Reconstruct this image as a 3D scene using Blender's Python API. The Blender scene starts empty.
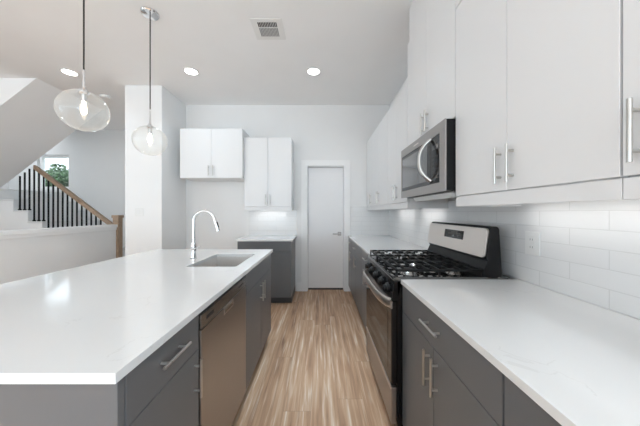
import bpy, bmesh, math, random
from mathutils import Vector, Matrix

random.seed(7)
PI = math.pi
S = bpy.context.scene
COL = S.collection

# ------------------------------------------------------------------ camera
FPX, EYE = 248.0, 1.28
cam_data = bpy.data.cameras.new('camera')
cam_data.sensor_width = 36.0
cam_data.lens = FPX / 640.0 * 36.0
cam_data.shift_y = -0.8 / 640.0
cam_data.clip_start = 0.02
cam = bpy.data.objects.new('camera', cam_data)
COL.objects.link(cam)
cam.location = (0, 0, EYE)
cam.rotation_euler = (PI / 2, 0, 0)
S.camera = cam

# ------------------------------------------------------------------ world, exposure, big lights
world = bpy.data.worlds.new('sky')
S.world = world
world.use_nodes = True
bg = world.node_tree.nodes['Background']
bg.inputs[0].default_value = (0.80, 0.91, 1.0, 1)
bg.inputs[1].default_value = 2.1
S.view_settings.view_transform = 'Standard'
S.view_settings.look = 'None'
S.view_settings.gamma = 1.0
S.view_settings.use_curve_mapping = False
S.view_settings.exposure = 0.30
S.cycles.max_bounces = 10
S.cycles.diffuse_bounces = 6
S.cycles.glossy_bounces = 5
S.cycles.transmission_bounces = 8
S.cycles.transparent_max_bounces = 12
S.cycles.sample_clamp_indirect = 6.0
S.cycles.caustics_reflective = False
S.cycles.caustics_refractive = False

REAR_FILL = 4     # fill per square metre of the added windows behind the camera
SIDE_FILL = 4.5
UPWARD = 20  # upward tilt of the added window lights, in degrees
AISLE_FILL = 1.2
COUNTER_FILL = 0.55
RIGHT_FILL = 19
WALK_FILL = 14
DOWNLIGHT_POWER = 2.4   # each recessed lamp
STRIP_POWER = 0.3       # under-cabinet strip, per metre


def area_light(name, loc, rot, sx, sy, power, color=(1, 1, 1), shape='RECTANGLE', spread=PI):
    l = bpy.data.lights.new(name, 'AREA')
    l.shape = shape
    l.size = sx
    if shape in ('RECTANGLE', 'ELLIPSE'):
        l.size_y = sy
    l.energy = power
    l.color = color
    l.spread = spread
    o = bpy.data.objects.new(name, l)
    COL.objects.link(o)
    o.location = loc
    o.rotation_euler = rot
    return o


# fill light at unseen windows, added to brighten the kitchen;
# tilted upwards to lift the ceiling
REAR_Y = -7.0
REAR_FILL_WINDOWS = [(-6.0, -3.9), (-3.4, -1.3), (-0.9, 0.7)]  # unseen windows added behind the camera to carry fill light
for wx0, wx1 in REAR_FILL_WINDOWS:
    area_light('daylight_fill', ((wx0 + wx1) / 2, REAR_Y + 0.03, 1.45), (math.radians(90 + UPWARD), 0, 0), wx1 - wx0, 2.3,
               REAR_FILL * (wx1 - wx0) * 2.3, (0.73, 0.885, 1.0))
SIDE_FILL_WINDOWS = [(-5.6, -3.4), (-2.6, -0.4)]  # unseen windows added on the left to carry fill light
for wy0, wy1 in SIDE_FILL_WINDOWS:
    area_light('daylight_fill', (-6.57, (wy0 + wy1) / 2, 1.45), (math.radians(90 + UPWARD), 0, -PI / 2), wy1 - wy0, 2.3,
               SIDE_FILL * (wy1 - wy0) * 2.3, (0.73, 0.885, 1.0))

RIGHT_FILL_WINDOWS = [(-6.0, -3.9), (-3.2, -1.1)]  # unseen windows added to light the half wall and stair underside
for wy0, wy1 in RIGHT_FILL_WINDOWS:
    area_light('daylight_fill', (1.095, (wy0 + wy1) / 2, 1.45), (math.radians(90 + UPWARD), 0, PI / 2), wy1 - wy0, 2.3,
               RIGHT_FILL * (wy1 - wy0) * 2.3, (0.73, 0.885, 1.0))

# ------------------------------------------------------------------ materials
def new_mat(name):
    m = bpy.data.materials.new(name)
    m.use_nodes = True
    return m, m.node_tree, m.node_tree.nodes['Principled BSDF']


def setp(b, **k):
    names = {'color': 'Base Color', 'rough': 'Roughness', 'metal': 'Metallic', 'coat': 'Coat Weight',
             'coat_rough': 'Coat Roughness', 'ior': 'IOR', 'spec': 'Specular IOR Level', 'trans': 'Transmission Weight',
             'ecol': 'Emission Color', 'estr': 'Emission Strength', 'aniso': 'Anisotropic'}
    for a, v in k.items():
        if a in ('color', 'ecol'):
            v = (*v, 1)
        b.inputs[names[a]].default_value = v


def node(nt, t, **k):
    n = nt.nodes.new(t)
    for a, v in k.items():
        setattr(n, a, v)
    return n


def math_node(nt, op, a, b=None):
    n = nt.nodes.new('ShaderNodeMath')
    n.operation = op
    for i, v in enumerate((a, b)):
        if v is None:
            continue
        if isinstance(v, (int, float)):
            n.inputs[i].default_value = v
        else:
            nt.links.new(v, n.inputs[i])
    return n.outputs[0]


def ramp(nt, fac, stops):
    r = nt.nodes.new('ShaderNodeValToRGB')
    el = r.color_ramp.elements
    while len(el) > 1:
        el.remove(el[-1])
    el[0].position, el[0].color = stops[0][0], (*stops[0][1], 1)
    for p, c in stops[1:]:
        e = el.new(p)
        e.color = (*c, 1)
    nt.links.new(fac, r.inputs[0])
    return r.outputs[0]


def painted(name, color, rough, bump=0.0, scale=180.0, var=0.012, **kw):
    """Painted or moulded surface with a fine procedural texture."""
    m, nt, b = new_mat(name)
    setp(b, color=color, rough=rough, **kw)
    tc = node(nt, 'ShaderNodeTexCoord')
    n = node(nt, 'ShaderNodeTexNoise')
    n.inputs['Scale'].default_value = 2.2
    n.inputs['Detail'].default_value = 3
    nt.links.new(tc.outputs['Object'], n.inputs['Vector'])
    lo = tuple(max(0, c * (1 - var)) for c in color)
    hi = tuple(min(1, c * (1 + var)) for c in color)
    nt.links.new(ramp(nt, n.outputs[0], [(0.3, lo), (0.7, hi)]), b.inputs['Base Color'])
    if bump:
        n2 = node(nt, 'ShaderNodeTexNoise')
        n2.inputs['Scale'].default_value = scale
        nt.links.new(tc.outputs['Object'], n2.inputs['Vector'])
        bp = node(nt, 'ShaderNodeBump')
        bp.inputs['Strength'].default_value = bump
        bp.inputs['Distance'].default_value = 0.002
        nt.links.new(n2.outputs[0], bp.inputs['Height'])
        nt.links.new(bp.outputs[0], b.inputs['Normal'])
    return m


def brushed(name, color, rough, axis=0):
    """Brushed metal: fine streaks along the local axis."""
    m, nt, b = new_mat(name)
    setp(b, color=color, rough=rough, metal=1.0)
    tc = node(nt, 'ShaderNodeTexCoord')
    mp = node(nt, 'ShaderNodeMapping')
    sc = [110, 110, 110]
    sc[axis] = 3
    mp.inputs['Scale'].default_value = sc
    nt.links.new(tc.outputs['Object'], mp.inputs['Vector'])
    n = node(nt, 'ShaderNodeTexNoise')
    n.inputs['Scale'].default_value = 1
    n.inputs['Detail'].default_value = 2
    nt.links.new(mp.outputs[0], n.inputs['Vector'])
    r = node(nt, 'ShaderNodeMapRange')
    r.inputs['To Min'].default_value = rough - 0.015
    r.inputs['To Max'].default_value = rough + 0.02
    nt.links.new(n.outputs[0], r.inputs['Value'])
    nt.links.new(r.outputs[0], b.inputs['Roughness'])
    return m


M = {}
M['wall'] = painted('wall_paint', (0.835, 0.835, 0.833), 0.6, 0.06, 220)
M['ceiling'] = painted('ceiling_paint', (0.90, 0.90, 0.90), 0.7, 0.06, 160)
M['trim'] = painted('trim_paint', (0.90, 0.90, 0.90), 0.4)
M['door'] = painted('door_paint', (0.86, 0.86, 0.87), 0.4)
M['white_cab'] = painted('white_cabinet_laminate', (0.79, 0.79, 0.793), 0.33, var=0.006)
M['grey_cab'] = painted('grey_cabinet_laminate', (0.132, 0.135, 0.142), 0.34, var=0.03, spec=0.5)
M['toe'] = painted('dark_toe_kick', (0.05, 0.05, 0.052), 0.5)
M['nickel'] = brushed('brushed_nickel', (0.60, 0.585, 0.56), 0.28, 2)
M['stainless'] = brushed('stainless_steel', (0.41, 0.385, 0.37), 0.34, 0)
M['stainless_light'] = brushed('bright_stainless_steel', (0.72, 0.67, 0.63), 0.30, 0)
M['stainless_dark'] = brushed('dark_stainless_steel', (0.36, 0.35, 0.34), 0.25, 0)
M['sink_steel'] = brushed('sink_steel', (0.74, 0.72, 0.70), 0.42, 1)
M['chrome'] = brushed('chrome', (0.76, 0.76, 0.77), 0.09, 2)
M['black'] = painted('black_enamel', (0.006, 0.006, 0.007), 0.12, spec=0.4)
M['black_matte'] = painted('black_plastic', (0.008, 0.008, 0.009), 0.38, spec=0.22)
M['iron'] = painted('cast_iron', (0.007, 0.007, 0.0075), 0.5, 0.2, 400, spec=0.25)
M['black_glass'] = painted('black_glass', (0.008, 0.007, 0.007), 0.06, spec=0.6)
M['cooktop'] = painted('polished_black_enamel', (0.01, 0.01, 0.01), 0.05, ior=2.0, coat=0.6, coat_rough=0.03)
M['smoked'] = painted('smoked_door_glass', (0.10, 0.10, 0.105), 0.12, coat=1.0, coat_rough=0.04)
M['panel_dark'] = painted('dark_key_panel', (0.035, 0.036, 0.04), 0.25)
M['metal_black'] = painted('black_painted_iron', (0.006, 0.006, 0.006), 0.45, spec=0.2)
M['plastic_white'] = painted('white_plastic', (0.80, 0.80, 0.79), 0.35)
M['lens'] = painted('frosted_lens', (0.82, 0.82, 0.81), 0.4)
M['cord'] = painted('black_fabric_cord', (0.02, 0.02, 0.02), 0.7)
M['bronze_grey'] = painted('grey_vent_slots', (0.30, 0.30, 0.30), 0.6)
M['slot_dark'] = painted('dark_slots_and_door_shade', (0.05, 0.05, 0.05), 0.7)
M['tread'] = painted('stair_tread_white', (0.80, 0.80, 0.795), 0.45)


def emit_mat(name, color, strength):
    m, nt, b = new_mat(name)
    setp(b, color=(0.8, 0.8, 0.8), ecol=color, estr=strength)
    return m


M['lamp'] = emit_mat('lamp_diffuser', (1.0, 0.985, 0.96), 6.0)
M['strip'] = emit_mat('led_strip', (1.0, 0.99, 0.97), 1.0)
M['filament'] = emit_mat('warm_bulb', (1.0, 0.80, 0.55), 9.0)
M['display'] = emit_mat('range_display', (0.25, 0.32, 0.36), 0.05)


def quartz():
    m, nt, b = new_mat('white_quartz')
    setp(b, rough=0.13, coat=0.25, coat_rough=0.05)
    tc = node(nt, 'ShaderNodeTexCoord')
    n1 = node(nt, 'ShaderNodeTexNoise')
    n1.inputs['Scale'].default_value = 3.2
    n1.inputs['Detail'].default_value = 7
    n1.inputs['Distortion'].default_value = 1.4
    nt.links.new(tc.outputs['Object'], n1.inputs['Vector'])
    # thin, pale veins where the noise crosses its middle value
    d = math_node(nt, 'ABSOLUTE', math_node(nt, 'SUBTRACT', n1.outputs[0], 0.5))
    n2 = node(nt, 'ShaderNodeTexNoise')
    n2.inputs['Scale'].default_value = 2.0
    nt.links.new(tc.outputs['Object'], n2.inputs['Vector'])
    gate = math_node(nt, 'GREATER_THAN', n2.outputs[0], 0.54)
    v = math_node(nt, 'MULTIPLY', math_node(nt, 'LESS_THAN', d, 0.006), gate)
    mix = node(nt, 'ShaderNodeMix', data_type='RGBA')
    mix.inputs['A'].default_value = (0.835, 0.835, 0.832, 1)
    mix.inputs['B'].default_value = (0.785, 0.782, 0.775, 1)
    nt.links.new(v, mix.inputs['Factor'])
    nt.links.new(mix.outputs['Result'], b.inputs['Base Color'])
    return m


M['quartz'] = quartz()


def wood_floor():
    m, nt, b = new_mat('wood_planks')
    W, L = 0.178, 1.35
    tc = node(nt, 'ShaderNodeTexCoord')
    sp = node(nt, 'ShaderNodeSeparateXYZ')
    nt.links.new(tc.outputs['Object'], sp.inputs[0])
    xs = math_node(nt, 'DIVIDE', math_node(nt, 'ADD', sp.outputs[0], 0.06), W)
    ix = math_node(nt, 'FLOOR', xs)
    fx = math_node(nt, 'FRACT', xs)
    wn = node(nt, 'ShaderNodeTexWhiteNoise', noise_dimensions='1D')
    nt.links.new(ix, wn.inputs['W'])
    ys = math_node(nt, 'ADD', math_node(nt, 'DIVIDE', sp.outputs[1], L), math_node(nt, 'MULTIPLY', wn.outputs[0], 5.0))
    iy = math_node(nt, 'FLOOR', ys)
    fy = math_node(nt, 'FRACT', ys)
    cv = node(nt, 'ShaderNodeCombineXYZ')
    nt.links.new(ix, cv.inputs[0])
    nt.links.new(iy, cv.inputs[1])
    wn2 = node(nt, 'ShaderNodeTexWhiteNoise', noise_dimensions='2D')
    nt.links.new(cv.outputs[0], wn2.inputs['Vector'])
    rnd = wn2.outputs[0]
    # long streaks of grain
    c2 = node(nt, 'ShaderNodeCombineXYZ')
    nt.links.new(math_node(nt, 'MULTIPLY', sp.outputs[0], 30.0), c2.inputs[0])
    nt.links.new(math_node(nt, 'MULTIPLY', sp.outputs[1], 1.5), c2.inputs[1])
    nt.links.new(math_node(nt, 'MULTIPLY', rnd, 40.0), c2.inputs[2])
    n = node(nt, 'ShaderNodeTexNoise')
    n.inputs['Scale'].default_value = 1.0
    n.inputs['Detail'].default_value = 4.0
    n.inputs['Roughness'].default_value = 0.55
    n.inputs['Distortion'].default_value = 0.35
    nt.links.new(c2.outputs[0], n.inputs['Vector'])
    c3 = node(nt, 'ShaderNodeCombineXYZ')
    nt.links.new(math_node(nt, 'MULTIPLY', sp.outputs[0], 120.0), c3.inputs[0])
    nt.links.new(math_node(nt, 'MULTIPLY', sp.outputs[1], 4.0), c3.inputs[1])
    nt.links.new(math_node(nt, 'MULTIPLY', rnd, 17.0), c3.inputs[2])
    nf = node(nt, 'ShaderNodeTexNoise')
    nf.inputs['Scale'].default_value = 1.0
    nf.inputs['Detail'].default_value = 3.0
    nt.links.new(c3.outputs[0], nf.inputs['Vector'])
    fac = math_node(nt, 'ADD', n.outputs[0], math_node(nt, 'MULTIPLY', math_node(nt, 'SUBTRACT', nf.outputs[0], 0.5), 0.22))
    fac = math_node(nt, 'ADD', fac, math_node(nt, 'MULTIPLY', math_node(nt, 'SUBTRACT', rnd, 0.5), 0.10))
    col = ramp(nt, fac, [(0.27, (0.27, 0.155, 0.10)), (0.38, (0.42, 0.26, 0.165)), (0.47, (0.49, 0.305, 0.19)),
                         (0.56, (0.57, 0.375, 0.245)), (0.64, (0.62, 0.45, 0.32)), (0.72, (0.78, 0.68, 0.57))])
    c4 = node(nt, 'ShaderNodeCombineXYZ')
    nt.links.new(math_node(nt, 'MULTIPLY', sp.outputs[0], 34.0), c4.inputs[0])
    nt.links.new(math_node(nt, 'MULTIPLY', sp.outputs[1], 1.9), c4.inputs[1])
    nt.links.new(math_node(nt, 'ADD', math_node(nt, 'MULTIPLY', rnd, 23.0), 9.0), c4.inputs[2])
    np_ = node(nt, 'ShaderNodeTexNoise')
    np_.inputs['Scale'].default_value = 1.0
    np_.inputs['Detail'].default_value = 3.0
    np_.inputs['Distortion'].default_value = 0.6
    nt.links.new(c4.outputs[0], np_.inputs['Vector'])
    pale = node(nt, 'ShaderNodeMix', data_type='RGBA')
    pr = node(nt, 'ShaderNodeMapRange')
    pr.inputs['From Min'].default_value = 0.58
    pr.inputs['From Max'].default_value = 0.70
    pr.inputs['To Max'].default_value = 0.55
    nt.links.new(np_.outputs[0], pr.inputs['Value'])
    nt.links.new(pr.outputs[0], pale.inputs['Factor'])
    nt.links.new(col, pale.inputs['A'])
    pale.inputs['B'].default_value = (0.76, 0.64, 0.51, 1)
    col = pale.outputs['Result']
    gx = math_node(nt, 'LESS_THAN', fx, 0.012)
    gy = math_node(nt, 'LESS_THAN', fy, 0.0022)
    gap = math_node(nt, 'MAXIMUM', gx, gy)
    mix = node(nt, 'ShaderNodeMix', data_type='RGBA')
    nt.links.new(math_node(nt, 'MULTIPLY', gap, 0.35), mix.inputs['Factor'])
    nt.links.new(col, mix.inputs['A'])
    mix.inputs['B'].default_value = (0.12, 0.075, 0.05, 1)
    nt.links.new(mix.outputs['Result'], b.inputs['Base Color'])
    setp(b, rough=0.48, spec=0.35)
    bp = node(nt, 'ShaderNodeBump')
    bp.inputs['Strength'].default_value = 0.15
    bp.inputs['Distance'].default_value = 0.001
    nt.links.new(nf.outputs[0], bp.inputs['Height'])
    nt.links.new(bp.outputs[0], b.inputs['Normal'])
    return m


M['floor'] = wood_floor()


def rail_wood():
    m, nt, b = new_mat('oak_rail')
    tc = node(nt, 'ShaderNodeTexCoord')
    mp = node(nt, 'ShaderNodeMapping')
    mp.inputs['Scale'].default_value = (3, 60, 8)
    nt.links.new(tc.outputs['Object'], mp.inputs['Vector'])
    n = node(nt, 'ShaderNodeTexNoise')
    n.inputs['Scale'].default_value = 1.6
    n.inputs['Detail'].default_value = 4
    nt.links.new(mp.outputs[0], n.inputs['Vector'])
    nt.links.new(ramp(nt, n.outputs[0], [(0.3, (0.25, 0.17, 0.11)), (0.7, (0.41, 0.29, 0.20))]), b.inputs['Base Color'])
    setp(b, rough=0.4)
    return m


M['oak'] = rail_wood()


def tile_mat(name, across, phase):
    """White glazed 3 x 12 inch tile in half bond; `across` is the horizontal world axis of the wall."""
    m, nt, b = new_mat(name)
    tc = node(nt, 'ShaderNodeTexCoord')
    sp = node(nt, 'ShaderNodeSeparateXYZ')
    nt.links.new(tc.outputs['Object'], sp.inputs[0])
    cv = node(nt, 'ShaderNodeCombineXYZ')
    nt.links.new(math_node(nt, 'SUBTRACT', sp.outputs[across], phase), cv.inputs[0])
    nt.links.new(math_node(nt, 'SUBTRACT', sp.outputs[2], 0.905), cv.inputs[1])
    br = node(nt, 'ShaderNodeTexBrick')
    br.offset = 0.5
    br.inputs['Color1'].default_value = (0.80, 0.80, 0.80, 1)
    br.inputs['Color2'].default_value = (0.775, 0.775, 0.775, 1)
    br.inputs['Mortar'].default_value = (0.70, 0.70, 0.695, 1)
    br.inputs['Scale'].default_value = 1.0
    br.inputs['Mortar Size'].default_value = 0.0022
    br.inputs['Mortar Smooth'].default_value = 0.3
    br.inputs['Brick Width'].default_value = 0.305
    br.inputs['Row Height'].default_value = 0.0762
    nt.links.new(cv.outputs[0], br.inputs['Vector'])
    nt.links.new(br.outputs['Color'], b.inputs['Base Color'])
    nz = node(nt, 'ShaderNodeTexNoise')
    nz.inputs['Scale'].default_value = 14
    nt.links.new(tc.outputs['Object'], nz.inputs['Vector'])
    h = math_node(nt, 'ADD', math_node(nt, 'MULTIPLY', br.outputs['Fac'], -1.0), math_node(nt, 'MULTIPLY', nz.outputs[0], 0.25))
    bp = node(nt, 'ShaderNodeBump')
    bp.inputs['Strength'].default_value = 0.4
    bp.inputs['Distance'].default_value = 0.0025
    nt.links.new(h, bp.inputs['Height'])
    nt.links.new(bp.outputs[0], b.inputs['Normal'])
    setp(b, rough=0.14)
    return m


M['tile_side'] = tile_mat('wall_tile_along', 1, 1.108)
M['tile_end'] = tile_mat('wall_tile_across', 0, -0.40)


def clear_glass(name, rim, haze=0.0):
    """Thin clear glass: see-through face on, reflective towards the rim."""
    m = bpy.data.materials.new(name)
    m.use_nodes = True
    nt = m.node_tree
    nt.nodes.clear()
    out = node(nt, 'ShaderNodeOutputMaterial')
    tr = node(nt, 'ShaderNodeBsdfTransparent')
    tr.inputs[0].default_value = (0.975, 0.98, 0.98, 1)
    gl = node(nt, 'ShaderNodeBsdfGlossy')
    gl.inputs['Roughness'].default_value = 0.03
    gl.inputs[0].default_value = (0.95, 0.95, 0.95, 1)
    lw = node(nt, 'ShaderNodeLayerWeight')
    lw.inputs[0].default_value = 0.5
    fac = math_node(nt, 'ADD', math_node(nt, 'MULTIPLY', math_node(nt, 'POWER', lw.outputs['Facing'], 3.5), rim), 0.025)
    mx = node(nt, 'ShaderNodeMixShader')
    nt.links.new(fac, mx.inputs[0])
    nt.links.new(tr.outputs[0], mx.inputs[1])
    nt.links.new(gl.outputs[0], mx.inputs[2])
    df = node(nt, 'ShaderNodeBsdfDiffuse')
    df.inputs[0].default_value = (0.95, 0.95, 0.95, 1)
    m2 = node(nt, 'ShaderNodeMixShader')
    hz = math_node(nt, 'ADD', math_node(nt, 'MULTIPLY', math_node(nt, 'POWER', lw.outputs['Facing'], 3.0), haze * 2.5), haze)
    nt.links.new(hz, m2.inputs[0])
    nt.links.new(mx.outputs[0], m2.inputs[1])
    nt.links.new(df.outputs[0], m2.inputs[2])
    nt.links.new(m2.outputs[0], out.inputs[0])
    return m


M['globe'] = clear_glass('clear_globe_glass', 0.5, 0.045)
M['pane'] = clear_glass('window_glass', 0.4)


def leaf_mat(name, c1, c2):
    m, nt, b = new_mat(name)
    tc = node(nt, 'ShaderNodeTexCoord')
    n = node(nt, 'ShaderNodeTexNoise')
    n.inputs['Scale'].default_value = 5
    n.inputs['Detail'].default_value = 4
    nt.links.new(tc.outputs['Object'], n.inputs['Vector'])
    nt.links.new(ramp(nt, n.outputs[0], [(0.35, c1), (0.65, c2)]), b.inputs['Base Color'])
    setp(b, rough=0.5)
    return m


M['leaf_a'] = leaf_mat('dark_leaves', (0.025, 0.06, 0.028), (0.09, 0.17, 0.075))
M['leaf_b'] = leaf_mat('mid_leaves', (0.05, 0.10, 0.045), (0.16, 0.25, 0.12))
M['bark'] = painted('bark', (0.10, 0.075, 0.05), 0.8, 0.5, 40, 0.2)
M['ground'] = painted('lawn_ground', (0.10, 0.14, 0.06), 0.9, 0.4, 60, 0.2)

# ------------------------------------------------------------------ mesh helpers
class MB:
    """Collects shapes into one bmesh and links it as one mesh object."""

    def __init__(self):
        self.bm = bmesh.new()

    def _merge(self, t):
        me = bpy.data.meshes.new('tmp')
        t.to_mesh(me)
        t.free()
        self.bm.from_mesh(me)
        bpy.data.meshes.remove(me)

    def box(self, x0, x1, y0, y1, z0, z1, bevel=0.0, seg=2):
        t = bmesh.new()
        bmesh.ops.create_cube(t, size=1.0)
        sx, sy, sz = x1 - x0, y1 - y0, z1 - z0
        for v in t.verts:
            v.co = Vector(((x0 + x1) / 2 + v.co.x * sx, (y0 + y1) / 2 + v.co.y * sy, (z0 + z1) / 2 + v.co.z * sz))
        if bevel > 0:
            bmesh.ops.bevel(t, geom=list(t.edges), offset=bevel, segments=seg, profile=0.5, affect='EDGES')
        self._merge(t)
        return self

    def cyl(self, p0, p1, r0, r1=None, seg=16):
        r1 = r0 if r1 is None else r1
        p0, p1 = Vector(p0), Vector(p1)
        d = p1 - p0
        t = bmesh.new()
        bmesh.ops.create_cone(t, cap_ends=True, segments=seg, radius1=r0, radius2=r1, depth=d.length)
        q = Vector((0, 0, 1)).rotation_difference(d.normalized())
        mt = Matrix.Translation((p0 + p1) / 2) @ q.to_matrix().to_4x4()
        bmesh.ops.transform(t, matrix=mt, verts=list(t.verts))
        self._merge(t)
        return self

    def tube(self, pts, ra, rb=None, seg=12, up=(0, 0, 1), radii=None):
        """Swept ellipse (ra sideways, rb along up) through pts, with capped ends."""
        pts = [Vector(p) for p in pts]
        rb = ra if rb is None else rb
        t = bmesh.new()
        rings = []
        for i, p in enumerate(pts):
            a = pts[max(0, i - 1)]
            b = pts[min(len(pts) - 1, i + 1)]
            d = (b - a).normalized()
            u = Vector(up)
            if abs(d.dot(u)) > 0.98:
                u = Vector((1, 0, 0)) if abs(d.x) < 0.9 else Vector((0, 1, 0))
            s = d.cross(u).normalized()
            w = s.cross(d).normalized()
            k = radii[i] if radii else 1.0
            rings.append([t.verts.new(p + s * math.cos(2 * PI * j / seg) * ra * k + w * math.sin(2 * PI * j / seg) * rb * k) for j in range(seg)])
        for a, b in zip(rings, rings[1:]):
            for j in range(seg):
                t.faces.new((a[j], a[(j + 1) % seg], b[(j + 1) % seg], b[j]))
        t.faces.new(list(reversed(rings[0])))
        t.faces.new(rings[-1])
        bmesh.ops.recalc_face_normals(t, faces=list(t.faces))
        self._merge(t)
        return self

    def prism(self, poly, axis, a0, a1, bevel=0.0):
        """Extrude a 2-D polygon along axis (0: poly is y,z; 1: x,z; 2: x,y) from a0 to a1."""
        t = bmesh.new()

        def pt(p, a):
            return {0: (a, p[0], p[1]), 1: (p[0], a, p[1]), 2: (p[0], p[1], a)}[axis]
        lo = [t.verts.new(pt(p, a0)) for p in poly]
        hi = [t.verts.new(pt(p, a1)) for p in poly]
        n = len(poly)
        t.faces.new(lo)
        t.faces.new(list(reversed(hi)))
        for i in range(n):
            t.faces.new((lo[i], hi[i], hi[(i + 1) % n], lo[(i + 1) % n]))
        bmesh.ops.recalc_face_normals(t, faces=list(t.faces))
        if bevel > 0:
            bmesh.ops.bevel(t, geom=list(t.edges), offset=bevel, segments=2, profile=0.5, affect='EDGES')
        self._merge(t)
        return self

    def lathe(self, prof, origin=(0, 0, 0), seg=32):
        t = bmesh.new()
        o = Vector(origin)
        rings = []
        for r, z in prof:
            if r < 1e-6:
                rings.append([t.verts.new(o + Vector((0, 0, z)))])
            else:
                rings.append([t.verts.new(o + Vector((r * math.cos(2 * PI * j / seg), r * math.sin(2 * PI * j / seg), z))) for j in range(seg)])
        for a, b in zip(rings, rings[1:]):
            for j in range(seg):
                k = (j + 1) % seg
                if len(a) == 1 and len(b) == 1:
                    continue
                if len(a) == 1:
                    t.faces.new((a[0], b[k], b[j]))
                elif len(b) == 1:
                    t.faces.new((a[j], a[k], b[0]))
                else:
                    t.faces.new((a[j], a[k], b[k], b[j]))
        bmesh.ops.recalc_face_normals(t, faces=list(t.faces))
        self._merge(t)
        return self

    def build(self, name, mat, parent=None, smooth=True):
        me = bpy.data.meshes.new(name)
        self.bm.to_mesh(me)
        self.bm.free()
        me.materials.append(mat)
        if smooth:
            for p in me.polygons:
                p.use_smooth = True
            me.set_sharp_from_angle(angle=math.radians(32))
        o = bpy.data.objects.new(name, me)
        COL.objects.link(o)
        if smooth:
            wn = o.modifiers.new('even_normals', 'WEIGHTED_NORMAL')
            wn.mode = 'FACE_AREA'
            wn.weight = 80
            wn.keep_sharp = True
        if parent is not None:
            o.parent = parent
        return o


def thing(name, label, cat, loc=(0, 0, 0), rz=0.0, group=None):
    o = bpy.data.objects.new(name, None)
    COL.objects.link(o)
    o.empty_display_size = 0.1
    o.location = loc
    o.rotation_euler = (0, 0, rz)
    tag(o, label, cat, group)
    return o


def tag(o, label, cat, group=None):
    o['label'] = label
    o['category'] = cat
    if group:
        o['group'] = group
    return o


def struct(o, label=None, cat=None):
    o['kind'] = 'structure'
    if label:
        o['label'] = label
    if cat:
        o['category'] = cat
    return o


# ------------------------------------------------------------------ measured layout (metres)
CEIL = 3.02
FAR = 4.02            # kitchen end wall
SIDE = 1.125          # wall behind the range
CT = 0.905            # worktop height
STAIR_FAR = 5.26
STAIR_LEFT = -6.6
HALF = -3.45          # kitchen face of the half wall
STAIR_Y = 4.2         # near side of the lower flight
BLOCK0, BLOCK1, BLOCK_Y = -2.676, -2.17, 3.40

# ------------------------------------------------------------------ room shell
struct(MB().box(STAIR_LEFT, SIDE, REAR_Y, STAIR_FAR, -0.06, 0).build('floor', M['floor'], smooth=False),
       'tan wood plank floor running the length of the aisle', 'floor')
struct(MB().box(STAIR_LEFT, SIDE, REAR_Y, STAIR_FAR, CEIL, CEIL + 0.1).build('ceiling', M['ceiling'], smooth=False),
       'flat white ceiling with recessed lights', 'ceiling')
wrr = MB()
ys = [REAR_Y] + [v for w in RIGHT_FILL_WINDOWS for v in w] + [STAIR_FAR + 0.1]
for i in range(0, len(ys), 2):
    wrr.box(SIDE, SIDE + 0.14, ys[i], ys[i + 1], -0.06, CEIL + 0.1)
for wy0, wy1 in RIGHT_FILL_WINDOWS:
    wrr.box(SIDE, SIDE + 0.14, wy0, wy1, -0.06, 0.3)
    wrr.box(SIDE, SIDE + 0.14, wy0, wy1, 2.6, CEIL + 0.1)
struct(wrr.build('wall_right', M['wall'], smooth=False), 'white wall behind the gas range', 'wall')
DX0, DX1, DZ = -0.212, 0.399, 2.033
wb = MB()
wb.box(BLOCK1, DX0, FAR, FAR + 0.12, 0, CEIL)
wb.box(DX1, SIDE, FAR, FAR + 0.12, 0, CEIL)
wb.box(DX0, DX1, FAR, FAR + 0.12, DZ, CEIL)
struct(wb.build('wall_far', M['wall'], smooth=False), 'white end wall with the closed white door', 'wall')
struct(MB().box(BLOCK0, BLOCK1, BLOCK_Y, STAIR_FAR, 0, CEIL, 0.006).build('wall_partition', M['wall'], smooth=False),
       'white full height wall stub between the kitchen and the stair', 'wall')
# stairwell end wall with its window opening
WX0, WX1, WZ0, WZ1 = -6.0, -5.33, 1.78, 2.50
ws = MB()
ws.box(STAIR_LEFT, WX0, STAIR_FAR, STAIR_FAR + 0.14, 0, CEIL)
ws.box(WX1, BLOCK1, STAIR_FAR, STAIR_FAR + 0.14, 0, CEIL)
ws.box(WX0, WX1, STAIR_FAR, STAIR_FAR + 0.14, 0, WZ0)
ws.box(WX0, WX1, STAIR_FAR, STAIR_FAR + 0.14, WZ1, CEIL)
struct(ws.build('wall_stair', M['wall'], smooth=False), 'white wall at the end of the stairwell with a window', 'wall')
wl = MB()
ys = [REAR_Y] + [v for w in SIDE_FILL_WINDOWS for v in w] + [STAIR_FAR + 0.14]
for i in range(0, len(ys), 2):
    wl.box(STAIR_LEFT - 0.14, STAIR_LEFT, ys[i], ys[i + 1], -0.06, CEIL + 0.1)
for wy0, wy1 in SIDE_FILL_WINDOWS:
    wl.box(STAIR_LEFT - 0.14, STAIR_LEFT, wy0, wy1, -0.06, 0.3)
    wl.box(STAIR_LEFT - 0.14, STAIR_LEFT, wy0, wy1, 2.6, CEIL + 0.1)
struct(wl.build('wall_left', M['wall'], smooth=False), 'white wall beyond the stair landing', 'wall')
# wall behind the camera with added windows for the fill light
wr = MB()
xs = [STAIR_LEFT] + [v for w in REAR_FILL_WINDOWS for v in w] + [SIDE]
for i in range(0, len(xs), 2):
    wr.box(xs[i], xs[i + 1], REAR_Y - 0.14, REAR_Y, 0, CEIL)
for wx0, wx1 in REAR_FILL_WINDOWS:
    wr.box(wx0, wx1, REAR_Y - 0.14, REAR_Y, 0, 0.3)
    wr.box(wx0, wx1, REAR_Y - 0.14, REAR_Y, 2.6, CEIL)
struct(wr.build('wall_rear', M['wall'], smooth=False), 'white wall of the living area opposite the end wall', 'wall')


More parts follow.
